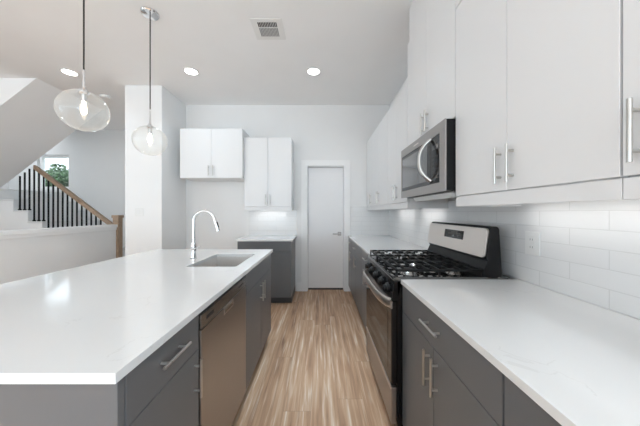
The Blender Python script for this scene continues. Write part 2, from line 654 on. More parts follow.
def window(n, x0, x1, z0, z1, y0, y1, inner, label, bars=0):
    fr = MB()
    w = 0.045
    fr.box(x0, x1, y0, y1, z0, z0 + w)
    fr.box(x0, x1, y0, y1, z1 - w, z1)
    fr.box(x0, x0 + w, y0, y1, z0 + w, z1 - w)
    fr.box(x1 - w, x1, y0, y1, z0 + w, z1 - w)
    for k in range(bars):
        xm = x0 + (x1 - x0) * (k + 1) / (bars + 1)
        fr.box(xm - 0.025, xm + 0.025, y0, y1, z0 + w, z1 - w)
    root = struct(fr.build('window_%d' % n, M['trim'], smooth=False), label, 'window')
    ym = (y0 + y1) / 2
    MB().box(x0 + w * 0.8, x1 - w * 0.8, ym - 0.004, ym + 0.004, z0 + w * 0.8, z1 - w * 0.8).build('glass_pane', M['pane'], root, smooth=False)
    return root


w1 = window(1, WX0 + 0.003, WX1 - 0.003, WZ0 + 0.003, WZ1 - 0.003, STAIR_FAR + 0.05, STAIR_FAR + 0.11, 1, 'small stair window looking onto green trees')
MB().box(WX0 - 0.03, WX1 + 0.03, STAIR_FAR - 0.03, STAIR_FAR, WZ0 - 0.025, WZ0, 0.004).build('window_sill', M['trim'], w1)
for k, (wx0, wx1) in enumerate(REAR_FILL_WINDOWS):
    window(k + 2, wx0 + 0.003, wx1 - 0.003, 0.303, 2.597, REAR_Y - 0.10, REAR_Y - 0.04, 1,
           'added unseen tall window carrying fill light, opposite the end wall', bars=1)
for k, (wy0, wy1) in enumerate(SIDE_FILL_WINDOWS):
    w = window(k + 5, wy0 + 0.003, wy1 - 0.003, 0.303, 2.597, 0.04, 0.10, 1, 'added unseen tall window carrying fill light, beyond the half wall', bars=1)
    w.location = (STAIR_LEFT, 0, 0)
    w.rotation_euler = (0, 0, PI / 2)
for k, (wy0, wy1) in enumerate(RIGHT_FILL_WINDOWS):
    w = window(k + 7, wy0 + 0.003, wy1 - 0.003, 0.303, 2.597, -0.10, -0.04, 1, 'added unseen tall window carrying fill light, in the range wall', bars=1)
    w.location = (SIDE, 0, 0)
    w.rotation_euler = (0, 0, PI / 2)

# half wall with its cap beside the stair
struct(MB().box(HALF - 0.11, HALF, REAR_Y, STAIR_Y - 0.005, 0, 0.985).build('wall_half', M['wall'], smooth=False),
       'low white half wall in front of the stair railing', 'wall')
hc = MB().box(HALF - 0.135, HALF + 0.025, REAR_Y, STAIR_Y + 0.0, 1.025, 1.073, 0.004)
hc.box(HALF - 0.122, HALF + 0.012, REAR_Y, STAIR_Y - 0.004, 0.985, 1.025, 0.003)
struct(hc.build('trim_1', M['trim']), 'flat white cap along the top of the half wall', 'trim')
# sloped underside of the upper flight
SOF = lambda x: 2.257 + 0.768 * (x + 4.675)
SX1 = -4.675 + (CEIL - 2.257) / 0.768
struct(MB().prism([(-5.42, SOF(-5.42)), (SX1, CEIL), (-5.42, CEIL)], 1, 3.22, STAIR_Y).build('ceiling_stair', M['ceiling'], smooth=False),
       'sloped white underside of the upper stair flight', 'ceiling')

# skirting
bbm = 0.014
def baseboard(side, x0, x1, y0, y1):
    return struct(MB().box(x0, x1, y0, y1, 0, 0.14, 0.003).build('baseboard_' + side, M['trim'], smooth=False), 'white baseboard along the %s wall' % side, 'baseboard')
baseboard('far', -0.373, -0.303, FAR - bbm, FAR)
baseboard('half', HALF, HALF + bbm, REAR_Y, STAIR_Y - 0.02)
baseboard('nook', BLOCK1 + 0.001, -1.165, FAR - bbm, FAR)
baseboard('partition', BLOCK0, BLOCK1, BLOCK_Y - bbm, BLOCK_Y)

# door: casing, recessed slab, lever
cs = MB()
cw = 0.09
cs.box(DX0 - cw, DX0, FAR - 0.017, FAR, 0, DZ + cw, 0.002)
cs.box(DX1, DX1 + cw, FAR - 0.017, FAR, 0, DZ + cw, 0.002)
cs.box(DX0, DX1, FAR - 0.017, FAR, DZ, DZ + cw, 0.002)
cs.box(DX0, DX0 + 0.012, FAR, FAR + 0.12, 0, DZ)
cs.box(DX1 - 0.012, DX1, FAR, FAR + 0.12, 0, DZ)
cs.box(DX0 + 0.012, DX1 - 0.012, FAR, FAR + 0.12, DZ - 0.012, DZ)
struct(cs.build('trim_2', M['trim'], smooth=False), 'flat white casing around the closed door', 'trim')
d1 = struct(MB().box(DX0 + 0.016, DX1 - 0.016, FAR + 0.075, FAR + 0.115, 0.03, DZ - 0.016, 0.002).build('door_1', M['door'], smooth=False),
            'plain white closed door with a chrome lever', 'door')
MB().box(DX0 + 0.018, DX1 - 0.018, FAR + 0.078, FAR + 0.112, 0.0, 0.0298).build('door_gap_shade', M['slot_dark'], d1, smooth=False)  # black strip painted in for the unlit gap under the door
lv = MB()
lx, lz, ly = 0.322, 0.925, FAR + 0.075
lv.box(lx - 0.03, lx + 0.03, ly - 0.008, ly, lz - 0.03, lz + 0.03, 0.002)
lv.cyl((lx, ly - 0.008, lz), (lx, ly - 0.05, lz), 0.011)
lv.box(lx - 0.115, lx + 0.012, ly - 0.058, ly - 0.044, lz - 0.009, lz + 0.009, 0.003)
lever = lv.build('door_handle', M['stainless'], d1)
lever['label'] = 'square brushed metal lever'
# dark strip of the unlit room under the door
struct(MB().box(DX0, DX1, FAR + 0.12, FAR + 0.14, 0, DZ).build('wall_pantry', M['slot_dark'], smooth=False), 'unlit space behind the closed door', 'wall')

# tiled splashbacks
struct(MB().box(SIDE - 0.01, SIDE, -0.4, FAR, CT, 1.375).build('wall_tile_range', M['tile_side'], smooth=False), 'glossy white subway tile splashback behind the range', 'splashback')
tb = MB().box(DX1 + cw + 0.004, SIDE - 0.01, FAR - 0.01, FAR, CT, 1.375)
struct(tb.build('wall_tile_corner', M['tile_end'], smooth=False), 'white subway tile between the door and the corner', 'splashback')
struct(MB().box(-1.155, -0.378, FAR - 0.01, FAR, CT, 1.325).build('wall_tile_end', M['tile_end'], smooth=False), 'white subway tile above the small end counter', 'splashback')

# ------------------------------------------------------------------ cabinets (local frame: fronts face -y, x across, origin on the floor at the front)
HL, HR, HS = 0.15, 0.0053, 0.026


def handle(kind, x, z, parent):
    """Bar pull standing off the front; kind 'h' or 'v'."""
    b = MB()
    h = HL / 2
    if kind == 'h':
        b.cyl((x - h, -HS, z), (x + h, -HS, z), HR, seg=14)
        for s in (-1, 1):
            b.cyl((x + s * 0.048, -HS, z), (x + s * 0.048, 0.001, z), 0.0048, seg=12)
    else:
        b.cyl((x, -HS, z - h), (x, -HS, z + h), HR, seg=14)
        for s in (-1, 1):
            b.cyl((x, -HS, z + s * 0.048), (x, 0.001, z + s * 0.048), 0.0048, seg=12)
    return b.build('handle', M['nickel'], parent)


G = 0.0016  # half the gap between fronts


def front(root, name, x0, x1, z0, z1, mat, pull=None):
    p = MB().box(x0 + G, x1 - G, 0, 0.019, z0 + G, z1 - G, 0.0012, 1).build(name, mat, root, smooth=False)
    if pull:
        handle(pull[0], pull[1], pull[2], p)
    return p


def base_cabinet(label, loc, rz, w, d, doors=2, drawer=True, drawer_pull=True, hinge=1, name='base_cabinet', hollow=False):
    """Grey base unit w wide, d deep, with one drawer front over its doors; hinge -1/1 = side of the hinge of a single door."""
    root = thing(name, label, 'cabinet', loc, rz, 'grey base cabinets')
    h = w / 2
    b = MB()
    top = 0.879
    if hollow:
        for s in (-1, 1):
            b.box(s * h if s < 0 else h - 0.018, -h + 0.018 if s < 0 else h, 0.02, d, 0.10, top)
        b.box(-h + 0.018, h - 0.018, d - 0.018, d, 0.10, top)
        b.box(-h + 0.018, h - 0.018, 0.02, d - 0.018, 0.10, 0.118)
        b.box(-h + 0.018, h - 0.018, 0.02, 0.038, 0.118, top)
    else:
        b.box(-h, h, 0.02, d, 0.10, top)
    b.build('body', M['grey_cab'], root, smooth=False)
    MB().box(-h, h, 0.08, d, 0.0, 0.10).build('toe_kick', M['toe'], root, smooth=False)
    zs = 0.731
    if drawer:
        front(root, 'drawer', -h, h, zs, top - 0.002, M['grey_cab'], ('h', 0, 0.813) if drawer_pull else None)
    else:
        zs = top - 0.002
    zh = 0.632
    if doors == 2:
        front(root, 'door', -h, 0, 0.10, zs, M['grey_cab'], ('v', -0.034, zh))
        front(root, 'door', 0, h, 0.10, zs, M['grey_cab'], ('v', 0.034, zh))
    else:
        front(root, 'door', -h, h, 0.10, zs, M['grey_cab'], ('v', -hinge * (h - 0.036), zh))
    return root


def wall_cabinet(label, loc, rz, w, d, z0, z1, doors=2, hinge=1, rail=True, pulls=True, group='white wall cabinets'):
    root = thing('wall_cabinet', label, 'cabinet', (loc[0], loc[1], z0), rz, group)
    h = w / 2
    H = z1 - z0
    MB().box(-h, h, 0.02, d, 0.0, H).build('body', M['white_cab'], root, smooth=False)
    zh = 0.105 if H > 0.5 else 0.1
    if doors == 2:
        front(root, 'door', -h, 0, 0, H, M['white_cab'], ('v', -0.033, zh) if pulls else None)
        front(root, 'door', 0, h, 0, H, M['white_cab'], ('v', 0.033, zh) if pulls else None)
    else:
        front(root, 'door', -h, h, 0, H, M['white_cab'], ('v', -hinge * (h - 0.036), zh) if pulls else None)
    if rail:
        r = MB().box(-h, h, 0.003, 0.021, -0.056, -0.003, 0.001, 1)
        r.box(-h, -h + 0.016, 0.021, d, -0.056, -0.0005)
        r.box(h - 0.016, h, 0.021, d, -0.056, -0.0005)
        r.build('light_rail', M['white_cab'], root, smooth=False)
    return root


def under_light(label, loc, rz, length):
    """LED strip under a wall cabinet; local x along the strip."""
    root = thing('under_cabinet_light', label, 'light', loc, rz, 'under cabinet light strips')
    MB().box(-length / 2, length / 2, -0.014, 0.014, -0.012, 0.0, 0.002).build('housing', M['plastic_white'], root)
    MB().box(-length / 2 + 0.01, length / 2 - 0.01, -0.009, 0.009, -0.015, -0.0122).build('diffuser', M['strip'], root, smooth=False)
    l = area_light('strip_glow', (0, 0.004, -0.02), (math.radians(42), 0, 0), length - 0.02, 0.02, STRIP_POWER * length, (1, 0.985, 0.96), spread=math.radians(100))
    l.parent = root


R, L = -PI / 2, PI / 2      # fronts face -x (range wall) / +x (island)
FACE = 0.459
DEP = SIDE - FACE - 0.003
def mid(a, b): return (a + b) / 2

# base run on the range wall
base_cabinet('grey drawer over two door base cabinet beside the range, under the long counter', (FACE, mid(0.623, 1.383), 0), R, 0.758, DEP)
base_cabinet('grey base cabinet under the long counter, cut off by the photo edge', (FACE, mid(-0.14, 0.621), 0), R, 0.759, DEP)
base_cabinet('grey two door base cabinet touching the side of the range towards the door', (FACE, mid(2.148, 2.769), 0), R, 0.619, DEP)
base_cabinet('grey base cabinet in the middle of the run between range and end wall', (FACE, mid(2.771, 3.629), 0), R, 0.856, DEP)
base_cabinet('narrow grey base cabinet in the corner beside the white door', (FACE, mid(3.631, FAR - 0.005), 0), R, FAR - 0.005 - 3.631, DEP, doors=1, hinge=-1)
# end wall base cabinet
ec = base_cabinet('grey base cabinet standing alone against the end wall beside the white door', (mid(-1.14, -0.40), 3.42, 0), 0, 0.74, FAR - 3.42 - 0.003, drawer_pull=False)
ec.children[0]
# island
IF = -0.490
ID = 0.60
base_cabinet('grey drawer over single door cabinet at the open end of the island', (IF, mid(0.624, 1.005), 0), L, 0.379, ID, doors=1, hinge=-1)
base_cabinet('grey two door sink cabinet in the island past the dishwasher', (IF, mid(1.640, 2.480), 0), L, 0.838, ID, drawer_pull=False, hollow=True)
ip = thing('island_panel', 'plain grey panels closing the end and back of the island', 'panel', (0, 0, 0))
MB().box(-1.36, IF, 0.600, 0.622, 0, 0.879, 0.001, 1).build('end_panel', M['grey_cab'], ip, smooth=False)
MB().box(-1.36, IF - ID - 0.004, 0.624, 2.48, 0, 0.879).build('back_panel', M['grey_cab'], ip, smooth=False)

# worktops
def worktop(label, x0, x1, y0, y1, th, hole=None):
    b = MB()
    z0 = CT - th
    if hole is None:
        b.box(x0, x1, y0, y1, z0, CT, 0.002)
    else:
        a0, a1, c0, c1 = hole
        t = bmesh.new()
        outer = [(x0, y0), (x1, y0), (x1, y1), (x0, y1)]
        inner = [(a0, c0), (a1, c0), (a1, c1), (a0, c1)]
        vs = {}
        for nm, ring in (('o', outer), ('i', inner)):
            for zn, z in (('t', CT), ('b', z0)):
                vs[nm + zn] = [t.verts.new((p[0], p[1], z)) for p in ring]
        for i in range(4):
            j = (i + 1) % 4
            t.faces.new((vs['ot'][i], vs['ot'][j], vs['it'][j], vs['it'][i]))
            t.faces.new((vs['ob'][j], vs['ob'][i], vs['ib'][i], vs['ib'][j]))
            t.faces.new((vs['ob'][i], vs['ob'][j], vs['ot'][j], vs['ot'][i]))
            t.faces.new((vs['it'][i], vs['it'][j], vs['ib'][j], vs['ib'][i]))
        ed = [e for e in t.edges if all(abs(v.co.z - CT) < 1e-6 for v in e.verts) and
              (all(v in vs['ot'] for v in e.verts) or all(v in vs['it'] for v in e.verts))]
        bmesh.ops.bevel(t, geom=ed, offset=0.002, segments=2, profile=0.5, affect='EDGES')
        b._merge(t)
    return tag(b.build('worktop', M['quartz']), label, 'countertop', 'white quartz worktops')


SK = (-0.925, -0.58, 1.71, 2.23)
worktop('large white quartz island top with a sink cut into it', -1.665, -0.476, 0.577, 2.507, 0.025, SK)
worktop('long white quartz counter beside the range, running out of the picture', 0.4515, SIDE - 0.011, -0.16, 1.386, 0.0245)
worktop('white quartz counter in the corner between range and end wall', 0.4515, SIDE - 0.011, 2.146, FAR - 0.011, 0.0245)
worktop('short white quartz top on the lone end wall cabinet', -1.16, -0.375, 3.40, FAR - 0.011, 0.0245)

# wall cabinets on the range wall
UF = 0.755
UD = SIDE - UF - 0.003
UB, UT, UTALL = 1.368, 2.408, 2.73
UD2 = UD - 0.011
wall_cabinet('wide white two door wall cabinet above the long counter beside the microwave', (UF, mid(0.623, 1.383)), R, 0.759, UD2, UB, UT)
wall_cabinet('white single door wall cabinet with a tall pull, cut by the photo edge', (UF, mid(0.24, 0.621)), R, 0.380, UD2, UB, UT, doors=1, hinge=1)
wall_cabinet('small white stacked cabinet above the wide two door wall cabinet', (UF, mid(0.623, 1.383)), R, 0.759, UD2, UT + 0.005, UTALL, rail=False, pulls=False)
wall_cabinet('small white stacked cabinet above the single door wall cabinet', (UF, mid(0.24, 0.621)), R, 0.380, UD2, UT + 0.005, UTALL, doors=1, rail=False, pulls=False)
wall_cabinet('tall white cabinet directly above the microwave', (UF, mid(1.385, 2.143)), R, 0.757, UD2, 1.812, UTALL, rail=False)
wall_cabinet('white two door wall cabinet touching the microwave on the side of the door', (UF, mid(2.147, 2.769)), R, 0.620, UD2, UB, UT)
wall_cabinet('white wall cabinet second from the microwave towards the end wall', (UF, mid(2.771, 3.629)), R, 0.856, UD2, UB, UT)
wall_cabinet('narrow white wall cabinet in the corner by the end wall', (UF, mid(3.631, FAR - 0.012)), R, FAR - 0.012 - 3.632, UD2, UB, UT, doors=1, hinge=-1)
struct(MB().box(UF + 0.006, SIDE, 0.24, 2.115, UTALL + 0.001, CEIL, 0.0015).build('trim_3', M['white_cab'], smooth=False), 'plain white filler between the tall cabinets and the ceiling', 'trim')
# end wall
wall_cabinet('white two door wall cabinet above the lone grey base cabinet', (mid(-1.119, -0.42), 3.66), 0, 0.698, FAR - 3.66 - 0.013, 1.362, 2.385)
wall_cabinet('wide short white cabinet hung above the empty fridge space', (mid(-2.03, -1.122), 3.59), 0, 0.907, FAR - 3.59 - 0.003, 1.775, 2.49, rail=False)

# under-cabinet strips
ux = SIDE - 0.14
under_light('lit strip under the wide two door wall cabinet', (ux, mid(0.623, 1.383), UB - 0.001), R, 0.60)
under_light('lit strip under the wall cabinet cut by the photo edge', (ux, mid(0.24, 0.621), UB - 0.001), R, 0.28)
under_light('lit strip under the wall cabinet touching the microwave', (ux, mid(2.147, 2.769), UB - 0.001), R, 0.46)
under_light('lit strip under the second wall cabinet from the microwave', (ux, mid(2.771, 3.629), UB - 0.001), R, 0.60)
under_light('lit strip under the end wall cabinet', (mid(-1.119, -0.42), FAR - 0.14, 1.361), 0, 0.52)

# ------------------------------------------------------------------ gas range (local: front faces -y)
rg = thing('gas_range', 'freestanding black and stainless gas range with open iron grates', 'range', (0.400, mid(1.39, 2.142), 0), R)
hw = 0.375
b = MB().box(-hw, hw, 0.034, 0.66, 0.03, 0.893, 0.003)
b.build('body', M['black'], rg)
for sx in (-1, 1):
    for yy in (0.09, 0.60):
        MB().cyl((sx * 0.33, yy, 0), (sx * 0.33, yy, 0.032), 0.018).build('foot', M['black_matte'], rg)
dr = MB().box(-hw + 0.003, hw - 0.003, 0.0, 0.032, 0.085, 0.293, 0.005).build('drawer', M['stainless'], rg)
dr['label'] = 'stainless storage drawer'
MB().box(-hw + 0.003, hw - 0.003, -0.004, 0.004, 0.282, 0.298, 0.003).build('drawer_lip', M['stainless_light'], dr)
dd = MB().box(-hw + 0.003, hw - 0.003, 0.0, 0.032, 0.303, 0.775, 0.006).build('oven_door', M['black_glass'], rg)
dd['label'] = 'dark glass oven door'
MB().box(-hw + 0.07, hw - 0.07, -0.0012, 0.002, 0.37, 0.70, 0.0005, 1).build('oven_window', M['black_glass'], dd)
MB().box(-hw + 0.003, hw - 0.003, -0.002, 0.010, 0.735, 0.776, 0.002).build('door_top_band', M['stainless'], dd)
# bowed stainless handle, flat in section
hp = []
for i in range(25):
    u = -1 + 2 * i / 24
    hp.append((u * (hw - 0.012), -0.050 * (1 - u ** 4) ** 0.75 + 0.002, 0.772 - 0.006 * u * u))
MB().tube(hp, 0.009, 0.029, 14).build('handle', M['stainless_light'], dd)
# knob panel
cp = MB().prism([(0.002, 0.782), (0.034, 0.782), (0.06, 0.893), (0.018, 0.893)], 0, -hw, hw, 0.002).build('control_panel', M['black'], rg)
for k in range(5):
    x = -0.29 + 0.145 * k
    kb = MB()
    kb.cyl((x, 0.012, 0.838), (x, -0.004, 0.834), 0.026, seg=24)
    kb.cyl((x, -0.004, 0.834), (x, -0.020, 0.831), 0.020, 0.018, seg=24)
    kb.box(x - 0.006, x + 0.006, -0.025, -0.004, 0.814, 0.850, 0.002)
    kn = kb.build('knob', M['black_matte'], rg)
    kn['label'] = 'black burner knob'
# cooktop pan
ck = MB()
ck.box(-hw, hw, 0.012, 0.66, 0.893, 0.910, 0.004)
for a in ((-hw, hw, 0.012, 0.03), (-hw, hw, 0.54, 0.56)):
    ck.box(a[0], a[1], a[2], a[3], 0.908, 0.916, 0.003)
for s in (-1, 1):
    ck.box(s * hw - 0.016 * (s > 0), s * hw + 0.016 * (s < 0), 0.012, 0.56, 0.908, 0.916, 0.003)
ck.box(-hw, hw, 0.60, 0.668, 0.908, 0.917, 0.003)
ck.build('cooktop', M['cooktop'], rg)
for x, y, r in ((-0.255, 0.15, 0.042), (-0.255, 0.42, 0.034), (0, 0.285, 0.05), (0.255, 0.15, 0.046), (0.255, 0.42, 0.034)):
    bu = MB()
    bu.lathe([(0, 0.91), (r + 0.018, 0.91), (r + 0.012, 0.916), (r, 0.926), (0, 0.926)], (x, y, 0), 28)
    bn = bu.build('burner', M['stainless_dark'], rg)
    MB().lathe([(0, 0.9265), (r - 0.004, 0.9265), (r - 0.004, 0.932), (r - 0.010, 0.935), (0, 0.935)], (x, y, 0), 28).build('burner_cap', M['iron'], bn)


def grate(x0, x1):
    g = MB()
    t = 0.0055
    zt, zb = 0.957, 0.943
    ya, yb = 0.03, 0.525
    g.box(x0, x1, ya, ya + 2 * t, zb, zt, 0.002)
    g.box(x0, x1, yb - 2 * t, yb, zb, zt, 0.002)
    g.box(x0, x0 + 2 * t, ya, yb, zb, zt, 0.002)
    g.box(x1 - 2 * t, x1, ya, yb, zb, zt, 0.002)
    xm = mid(x0, x1)
    ym = mid(ya, yb)
    g.box(x0, x1, ym - t, ym + t, zb, zt, 0.002)
    q = (ym - ya) / 4
    for yc in (mid(ya, ym), mid(ym, yb)):
        for s in (-1, 1):
            # fingers reaching in from the frame, leaving the burner's middle open
            g.box(x0, xm - 0.020, yc + s * q * 1.05 - t * .8, yc + s * q * 1.05 + t * .8, zb, zt, 0.002)
            g.box(xm + 0.020, x1, yc + s * q * 1.05 - t * .8, yc + s * q * 1.05 + t * .8, zb, zt, 0.002)
            g.box(xm - t * .8, xm + t * .8, min(yc + s * 0.03, yc + s * 2 * q), max(yc + s * 0.03, yc + s * 2 * q), zb, zt, 0.002)
        g.box(x0, xm - 0.034, yc - t * .8, yc + t * .8, zb, zt, 0.002)
        g.box(xm + 0.034, x1, yc - t * .8, yc + t * .8, zb, zt, 0.002)
    for xx in (x0 + t, x1 - t):
        for yy in (ya + t, ym, yb - t):
            g.box(xx - t, xx + t, yy - t, yy + t, 0.9085, zb + 0.002, 0.001, 1)
    return g


for x0, x1 in ((-0.365, -0.124), (-0.120, 0.120), (0.124, 0.365)):
    grate(x0, x1).build('grate', M['iron'], rg)['label'] = 'cast iron grate section'
# backguard
bgd = MB().prism([(0.520, 0.905), (0.524, 0.955), (0.542, 0.995), (0.545, 1.008), (0.534, 1.016), (0.558, 1.188), (0.568, 1.199), (0.600, 1.199), (0.610, 1.185), (0.626, 0.905)], 0, -hw + 0.004, hw - 0.004, 0.004)
bgo = bgd.build('backguard', M['black_matte'], rg)
# stainless fascia follows the lean of the guard
fx0, fx1 = -hw + 0.008, hw - 0.012
f = MB()
t = bmesh.new()
rad = 0.016
outl = []
for cx, cz, a0 in ((fx1 - rad, 0.165 - rad, 0), (fx0 + rad, 0.165 - rad, 90), (fx0 + rad, rad, 180), (fx1 - rad, rad, 270)):
    for q in range(5):
        a = math.radians(a0 + 22.5 * q)
        outl.append((cx + rad * math.cos(a), cz + rad * math.sin(a)))
lean = lambda h: 0.5330 + 0.1420 * h
lo = [t.verts.new((x, lean(z) - 0.010, 1.022 + z)) for x, z in outl]
hi = [t.verts.new((x, lean(z) + 0.004, 1.022 + z)) for x, z in outl]
t.faces.new(lo)
t.faces.new(list(reversed(hi)))
for i in range(len(outl)):
    j = (i + 1) % len(outl)
    t.faces.new((lo[i], hi[i], hi[j], lo[j]))
bmesh.ops.recalc_face_normals(t, faces=list(t.faces))
f._merge(t)
fo = f.build('fascia', M['stainless_light'], bgo)
fo['label'] = 'brushed stainless control fascia'
ym_r = mid(1.39, 2.142)
dx0, dx1 = -(1.862 - ym_r), -(1.622 - ym_r)
b = MB().prism([(lean(0.078) - 0.0125, 1.100), (lean(0.078) + 0.0, 1.100), (lean(0.134) + 0.0, 1.156), (lean(0.134) - 0.0125, 1.156)], 0, dx0, dx1)
dpl = b.build('display', M['black_glass'], bgo)
for k in range(3):
    for j in range(2):
        if k == 1 and j == 1:
            continue
        x = dx0 + 0.045 + k * 0.062
        zz = 1.115 + j * 0.022
        yy = lean(zz - 1.022) - 0.0132
        MB().box(x, x + 0.035, yy, yy + 0.001, zz, zz + 0.009).build('display_key', M['panel_dark'], bgo, smooth=False)

# ------------------------------------------------------------------ microwave over the range
mw = thing('microwave', 'stainless over range microwave with curved handle and dark glass', 'microwave', (0.700, mid(1.387, 2.141), 1.400), R)
mh = 0.376
MH = 0.406
MB().box(-mh, mh, 0.0085, SIDE - 0.700 - 0.013, 0.004, MH - 0.001, 0.003).build('body', M['black_matte'], mw)
fr = MB()
gx0, gx1 = -mh + 0.018, mh - 0.067      # dark area inside the stainless frame
fr.box(-mh, mh, 0, 0.009, MH - 0.062, MH, 0.002)
fr.box(-mh, mh, 0, 0.009, 0, 0.056, 0.002)
fr.box(-mh, gx0, 0.0005, 0.009, 0.05, MH - 0.056)
fr.box(gx1, mh, 0.0, 0.009, 0.05, MH - 0.056, 0.002)
fr.build('front_frame', M['stainless'], mw)
md = MB().box(gx0, gx1 - 0.122, 0.004, 0.0084, 0.056, MH - 0.062).build('door', M['panel_dark'], mw, smooth=False)
MB().box(gx0 + 0.012, gx1 - 0.170, 0.002, 0.008, 0.082, MH - 0.085, 0.001, 1).build('door_window', M['smoked'], md)
kp = MB().box(gx1 - 0.120, gx1, 0.005, 0.0084, 0.056, MH - 0.062).build('key_panel', M['black_glass'], mw, smooth=False)
b = MB()
for r_ in range(6):
    for c_ in range(3):
        b.box(gx1 - 0.10 + c_ * 0.03, gx1 - 0.078 + c_ * 0.03, 0.0044, 0.006, 0.085 + r_ * 0.026, 0.094 + r_ * 0.026)
b.build('keys', M['panel_dark'], kp, smooth=False)
MB().box(gx1 - 0.10, gx1 - 0.018, 0.0035, 0.006, 0.262, 0.292).build('clock_display', M['smoked'], kp, smooth=False)
hx = -(1.578 - mid(1.387, 2.141))
hp = []
for i in range(21):
    u = -1 + 2 * i / 20
    hp.append((hx - 0.028 * (1 - u * u), 0.004 - 0.062 * (1 - abs(u) ** 2.6), 0.21 + u * 0.135))
MB().tube(hp, 0.015, 0.011, 14, up=(0, 1, 0)).build('handle', M['nickel'], md)['label'] = 'bowed polished handle'
bd = MB()
bd.box(-0.09, 0.0, -0.0006, 0.001, MH - 0.038, MH - 0.028)
bd.build('badge', M['stainless_light'], mw, smooth=False)
un = MB()
un.box(-mh + 0.01, mh - 0.01, 0.05, 0.39, -0.006, 0.004, 0.002)
un.build('underside_grille', M['stainless_dark'], mw)
MB().prism([(0.052, -0.0065), (0.070, -0.034), (0.16, -0.028), (0.19, -0.0065)], 0, -0.24, 0.33, 0.002).build('lamp_lens', M['lens'], mw)

# ------------------------------------------------------------------ dishwasher in the island (fronts face +x)
DY0, DY1 = 1.012, 1.634
dw = thing('dishwasher', 'stainless dishwasher built into the island with pocket handle', 'dishwasher', (IF, mid(DY0, DY1), 0), L)
q = (DY1 - DY0) / 2 - 0.003
MB().box(-q + 0.004, q - 0.004, 0.03, 0.585, 0.10, 0.862).build('body', M['black_matte'], dw, smooth=False)
MB().box(-q + 0.004, q - 0.004, 0.07, 0.585, 0.0, 0.099).build('toe_kick', M['toe'], dw, smooth=False)
MB().box(-q, q, -0.004, 0.028, 0.105, 0.795, 0.004).build('door', M['stainless'], dw)
cpn = MB().box(-q, q, -0.004, 0.028, 0.799, 0.858, 0.003).build('control_panel', M['stainless_dark'], dw)
cpn['label'] = 'darker control strip along the top'
MB().box(-q + 0.05, -q + 0.12, -0.005, -0.0035, 0.822, 0.836).build('badge', M['panel_dark'], cpn, smooth=False)
b = MB()
for k in range(4):
    b.cyl((q - 0.14 + 0.025 * k, -0.0055, 0.83), (q - 0.14 + 0.025 * k, -0.0035, 0.83), 0.005, seg=12)
b.build('buttons', M['panel_dark'], cpn)
pk = MB()
pk.box(-0.07, 0.07, -0.0052, 0.0, 0.757, 0.796, 0.002)
pk.build('pocket_handle', M['stainless_light'], dw)['label'] = 'bright recessed pull'
MB().box(-0.058, 0.058, -0.006, -0.0045, 0.765, 0.783).build('pocket_recess', M['stainless_dark'], dw, smooth=False)

# ------------------------------------------------------------------ sink and faucet
sk = thing('sink', 'rectangular stainless undermount sink in the island top', 'sink', (mid(SK[0], SK[1]), mid(SK[2], SK[3]), 0))
sw, sd = (SK[1] - SK[0]) / 2, (SK[3] - SK[2]) / 2
zt, zb, th = CT - 0.026, CT - 0.225, 0.004
bs = MB()
bs.box(-sw - th, sw + th, -sd - th, sd + th, zb - th, zb)
bs.box(-sw - th, -sw, -sd - th, sd + th, zb, zt)
bs.box(sw, sw + th, -sd - th, sd + th, zb, zt)
bs.box(-sw, sw, -sd - th, -sd, zb, zt)
bs.box(-sw, sw, sd, sd + th, zb, zt)
bs.build('basin', M['sink_steel'], sk, smooth=False)
MB().lathe([(0, zb + 0.001), (0.03, zb + 0.001), (0.045, zb + 0.004), (0.045, zb + 0.0005)], (0, 0.05, 0), 28).build('drain', M['chrome'], sk)

FXL, FYL = -1.012, 1.985
fc = thing('faucet', 'tall chrome gooseneck pull down faucet at the sink', 'faucet', (FXL, FYL, CT))
MB().lathe([(0, 0), (0.027, 0), (0.027, 0.006), (0.021, 0.012), (0.0195, 0.06), (0.0195, 0.125), (0.0165, 0.135), (0, 0.135)], (0, 0, 0), 24).build('base', M['chrome'], fc)
pts = [(0, 0, 0.12), (0, 0, 0.20), (0, 0, 0.26)]
Rr = 0.085
for i in range(1, 15):
    a = PI - i * (PI - 0.30) / 14
    pts.append((Rr + Rr * math.cos(a), 0, 0.30 + Rr * math.sin(a) * 1.0))
MB().tube(pts, 0.0115, seg=14, up=(0, 1, 0)).build('spout', M['chrome'], fc)
e = Vector(pts[-1])
dirn = Vector((0.30, 0, -1)).normalized()
sh = MB()
sh.cyl(e - dirn * 0.004, e + dirn * 0.05, 0.0135, 0.0155, seg=20)
sh.cyl(e + dirn * 0.05, e + dirn * 0.105, 0.0155, 0.0165, seg=20)
sho = sh.build('spray_head', M['chrome'], fc)
bt = e + dirn * 0.055 + Vector((0.013, -0.006, 0.004))
MB().tube([bt - dirn * 0.022, bt + dirn * 0.022], 0.006, 0.006, 10).build('spray_button', M['black_matte'], sho)
lvr = MB()
lvr.cyl((0.0, -0.016, 0.085), (0.012, -0.034, 0.085), 0.014, seg=18)
lvr.tube([(0.012, -0.032, 0.088), (0.045, -0.040, 0.094), (0.075, -0.046, 0.110)], 0.006, 0.005, 10)
lvr.build('lever', M['chrome'], fc)

